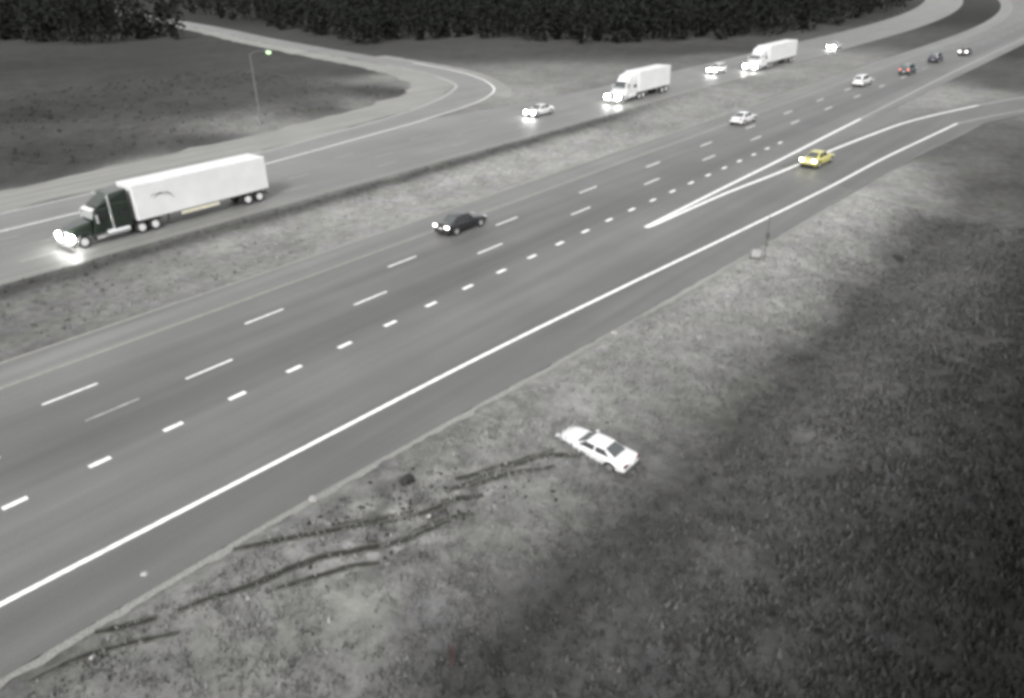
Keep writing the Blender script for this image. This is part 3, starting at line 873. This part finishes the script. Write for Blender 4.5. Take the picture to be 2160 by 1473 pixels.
    bm = bmesh.new(); box(bm, ex + .02, ex + .14, -1.15, 1.15, .5, .62, .01); box(bm, ex + .02, ex + .12, -.7, -.6, .6, 1.1); box(bm, ex + .02, ex + .12, .6, .7, .6, 1.1); obj('rear_guard', bm, M['darksteel'], tr)
    for s in (1, -1):
        bm = bmesh.new(); box(bm, tx - 2.9, tx - 2.75, s * .75, s * .9, .3, 1.1, .01); box(bm, tx - 3.0, tx - 2.65, s * .68, s * .98, .24, .3, .01); obj('landing_leg', bm, M['darksteel'], tr)
        for x in (ex + 1.1, ex + 2.35): big_wheel(t, x, s * 1.26, s, True)
        if logo:
            bm = bmesh.new(); box(bm, tx - 7.6, tx - 3.9, s * 1.20, s * 1.26, .72, 1.08, .02); obj('side_skirt', bm, M['yellowish'], tr)
            bm = bmesh.new()     # dark swoosh like pair of curved strokes near the front of the side
            for (ax, az, bx, bz, w) in ((-.95, 2.35, .0, 3.0, .13), (.0, 3.0, .95, 2.62, .11), (-.35, 2.62, .5, 2.88, .07), (.55, 2.95, 1.25, 2.75, .06)):
                p = []
                for i in range(9):
                    u = i / 8; xx = lerp(ax, bx, u); zz = lerp(az, bz, u) + .14 * math.sin(u * PI); hh = w * math.sin(PI * (u * .9 + .05))
                    p.append((tx - 2.6 - s * xx * 1 if s < 0 else tx - 2.6 + xx, zz, hh))
                for (xa, za, ha), (xb, zb_, hb) in zip(p, p[1:]):
                    hexa(bm, [(xa, s * 1.301, za - ha / 2), (xb, s * 1.301, zb_ - hb / 2), (xb, s * 1.306, zb_ - hb / 2), (xa, s * 1.306, za - ha / 2), (xa, s * 1.301, za + ha / 2), (xb, s * 1.301, zb_ + hb / 2), (xb, s * 1.306, zb_ + hb / 2), (xa, s * 1.306, za + ha / 2)])
            obj('logo', bm, M['trim'], tr)
    return t


semi('semi_truck', 'dark green sleeper tractor with lit headlights pulling a long white box trailer', (-39.3, 23.6, .006), S_, M['green'], 'white', LT=12.9, fair=M['green'], ws='paleglass')
GT = 'white trucks far up the far carriageway'
semi('semi_truck', 'white truck and white trailer nearest beyond the loop ramp, headlights glaring', (-39.6, 104.5, .006), S_, M['white'], 'trim', LT=9.6, logo=False, group=GT)
semi('semi_truck', 'farthest white truck at the top edge, beyond the white car with headlights on', (-37.2, 148.0, .006), S_, M['white'], 'white', LT=13.5, logo=False, group=GT)


# ---------------------------------------------------------------- street lamp, sensor pole and cabinet
t = thing('street_lamp', 'tall slim grey street lamp with its greenish white light on beside the loop ramp', 'street lamp', (-72.2, 64.9, gz(-72.2, 64.9) - .02), 0)
bm = bmesh.new(); cyl(bm, (0, 0, .25), (0, 0, 9.3), .11, .06, 14); obj('pole', bm, M['steel'], t)
bm = bmesh.new(); cyl(bm, (0, 0, 0), (0, 0, .5), .24, .2, 14); obj('base', bm, M['steel'], t)
ax = Vector((1, .18, 0)).normalized()
bm = bmesh.new(); pts = [Vector((0, 0, 9.2)), Vector((0, 0, 9.2)) + ax * .7 + Vector((0, 0, .35)), Vector((0, 0, 9.2)) + ax * 1.8 + Vector((0, 0, .55)), Vector((0, 0, 9.2)) + ax * 3.0 + Vector((0, 0, .55))]
for a, b in zip(pts, pts[1:]): cyl(bm, a, b, .045, .04, 10)
obj('arm', bm, M['steel'], t)
hd = bpy.data.objects.new('lamp_head', None)
bm = bmesh.new()
e = pts[-1]; rings = []
for u, w, h in ((-.15, .06, .05), (.05, .16, .10), (.45, .22, .13), (.85, .17, .11), (1.0, .07, .05)):
    c = e + ax * u; sd = Vector((-ax.y, ax.x, 0))
    rings.append([c + sd * (w * math.cos(2 * PI * i / 12)) + Vector((0, 0, h * math.sin(2 * PI * i / 12) + .04)) for i in range(12)])
loft(bm, rings); hd = obj('lamp_head', bm, M['steel'], t, smooth=True)
bm = bmesh.new(); mt = Matrix.Translation(e + ax * .5 + Vector((0, 0, -.10))) @ Matrix.Diagonal((.42, .27, .24, 1))
bmesh.ops.create_uvsphere(bm, u_segments=16, v_segments=8, radius=1, matrix=mt); obj('lens', bm, M['lampglow'], hd, smooth=True)

X, Y = Gt(1612, 550)
t = thing('sensor_pole', 'thin dark pole with a small box standing on the verge below the exit lane', 'pole', (X, Y, gz(X, Y) - .03), 0)
bm = bmesh.new(); cyl(bm, (0, 0, 0), (0, 0, 3.4), .045, .03, 10); obj('pole', bm, M['darksteel'], t)
bm = bmesh.new(); box(bm, -.10, .14, -.12, .12, 1.75, 2.15, .02); obj('control_box', bm, M['darksteel'], t)
bm = bmesh.new(); box(bm, -.08, .10, -.10, .10, 1.2, 1.36, .02); obj('junction_box', bm, M['darksteel'], t)
X, Y = Gt(1594, 545)
t = thing('cabinet', 'low pale utility cabinet over a dark shade slab beside the thin pole', 'cabinet', (X, Y, gz(X, Y) - .02), .3)
bm = bmesh.new(); box(bm, -.40, .40, -.26, .26, 0, .16, .01); obj('base', bm, M['darksteel'], t)  # dark slab standing in for the shadow under the cabinet
bm = bmesh.new(); box(bm, -.32, .32, -.2, .2, .16, .66, .02); bd = obj('housing', bm, M['rock'], t)
bm = bmesh.new(); box(bm, -.27, .27, -.212, -.20, .21, .60, .004); obj('door', bm, M['rock'], t)

# dark scrub bushes along the ditch and at the infield edge
def bush(px, py, s, label, m=M['scrub'], group=None):
    X, Y = Gt(px, py); t = thing('bush', label, 'bush', (X, Y, gz(X, Y)), 0, group)
    V, Fc = [], []
    cl = [(Vector((random.gauss(0, .38), random.gauss(0, .38), random.uniform(.2, .6))) * s, random.uniform(.25, .5) * s) for _ in range(7)]
    for c, r in cl:
        for _ in range(90):
            d = Vector((random.gauss(0, 1), random.gauss(0, 1), random.gauss(0, 1))).normalized() * r * random.uniform(.5, 1)
            p = c + d
            if p.z < .02: continue
            u = Vector((random.gauss(0, 1), random.gauss(0, 1), random.gauss(0, 1))).normalized() * s * .07; w = u.orthogonal() * .6
            i = len(V); V.extend([p - u, p + w, p + u, p - w]); Fc.append((i, i + 1, i + 2, i + 3))
    me = bpy.data.meshes.new('crown'); me.from_pydata([tuple(v) for v in V], [], Fc); me.materials.append(m)
    o = bpy.data.objects.new('crown', me); col.objects.link(o); o.parent = t
    bm = bmesh.new()
    for c, r in cl: cyl(bm, (0, 0, -.05), c, .02 * s, .008 * s, 5)
    obj('stem', bm, M['bark'], t)


bush(1893, 548, .6, 'dark bush on the upper slope right of the thin pole')

# ---------------------------------------------------------------- camera, light, render
cd = bpy.data.cameras.new('camera'); co = bpy.data.objects.new('camera', cd); col.objects.link(co)
cd.sensor_fit = 'HORIZONTAL'; cd.sensor_width = 36; cd.lens = 36 * F / W; cd.clip_end = 4000; cd.clip_start = .2
R = Matrix((RT, UP, -FW)).transposed()
co.matrix_world = Matrix.Translation(CAM) @ R.to_4x4()
scene.camera = co

w = bpy.data.worlds.new('World'); scene.world = w; w.use_nodes = True
nt = w.node_tree; bg = nt.nodes['Background']
sky = nt.nodes.new('ShaderNodeTexSky'); sky.sky_type = 'NISHITA'; sky.sun_disc = False
EL, AZ = math.radians(38), math.radians(150)
sky.sun_elevation = EL; sky.sun_rotation = AZ; sky.dust_density = 5; sky.air_density = 1.5
hs = nt.nodes.new('ShaderNodeHueSaturation'); hs.inputs['Saturation'].default_value = .06      # overcast: grey, not blue
nt.links.new(sky.outputs[0], hs.inputs['Color']); nt.links.new(hs.outputs[0], bg.inputs['Color'])
bg.inputs['Strength'].default_value = .13
sl = bpy.data.lights.new('sun', 'SUN'); sl.energy = 1.3; sl.angle = math.radians(10); sl.color = (1, .995, .985)
so = bpy.data.objects.new('sun', sl); col.objects.link(so)
sd = Vector((math.sin(AZ) * math.cos(EL), math.cos(AZ) * math.cos(EL), math.sin(EL)))
so.rotation_euler = sd.to_track_quat('Z', 'Y').to_euler()

scene.view_settings.view_transform = 'Standard'; scene.view_settings.look = 'None'
scene.view_settings.gamma = 1; scene.view_settings.use_curve_mapping = False
scene.view_settings.exposure = 1.1
scene.render.engine = 'CYCLES'
scene.cycles.max_bounces = 5; scene.cycles.use_denoising = True
scene.cycles.pixel_filter_type = 'BLACKMAN_HARRIS'; scene.cycles.filter_width = 3.9     # soft low-resolution traffic camera
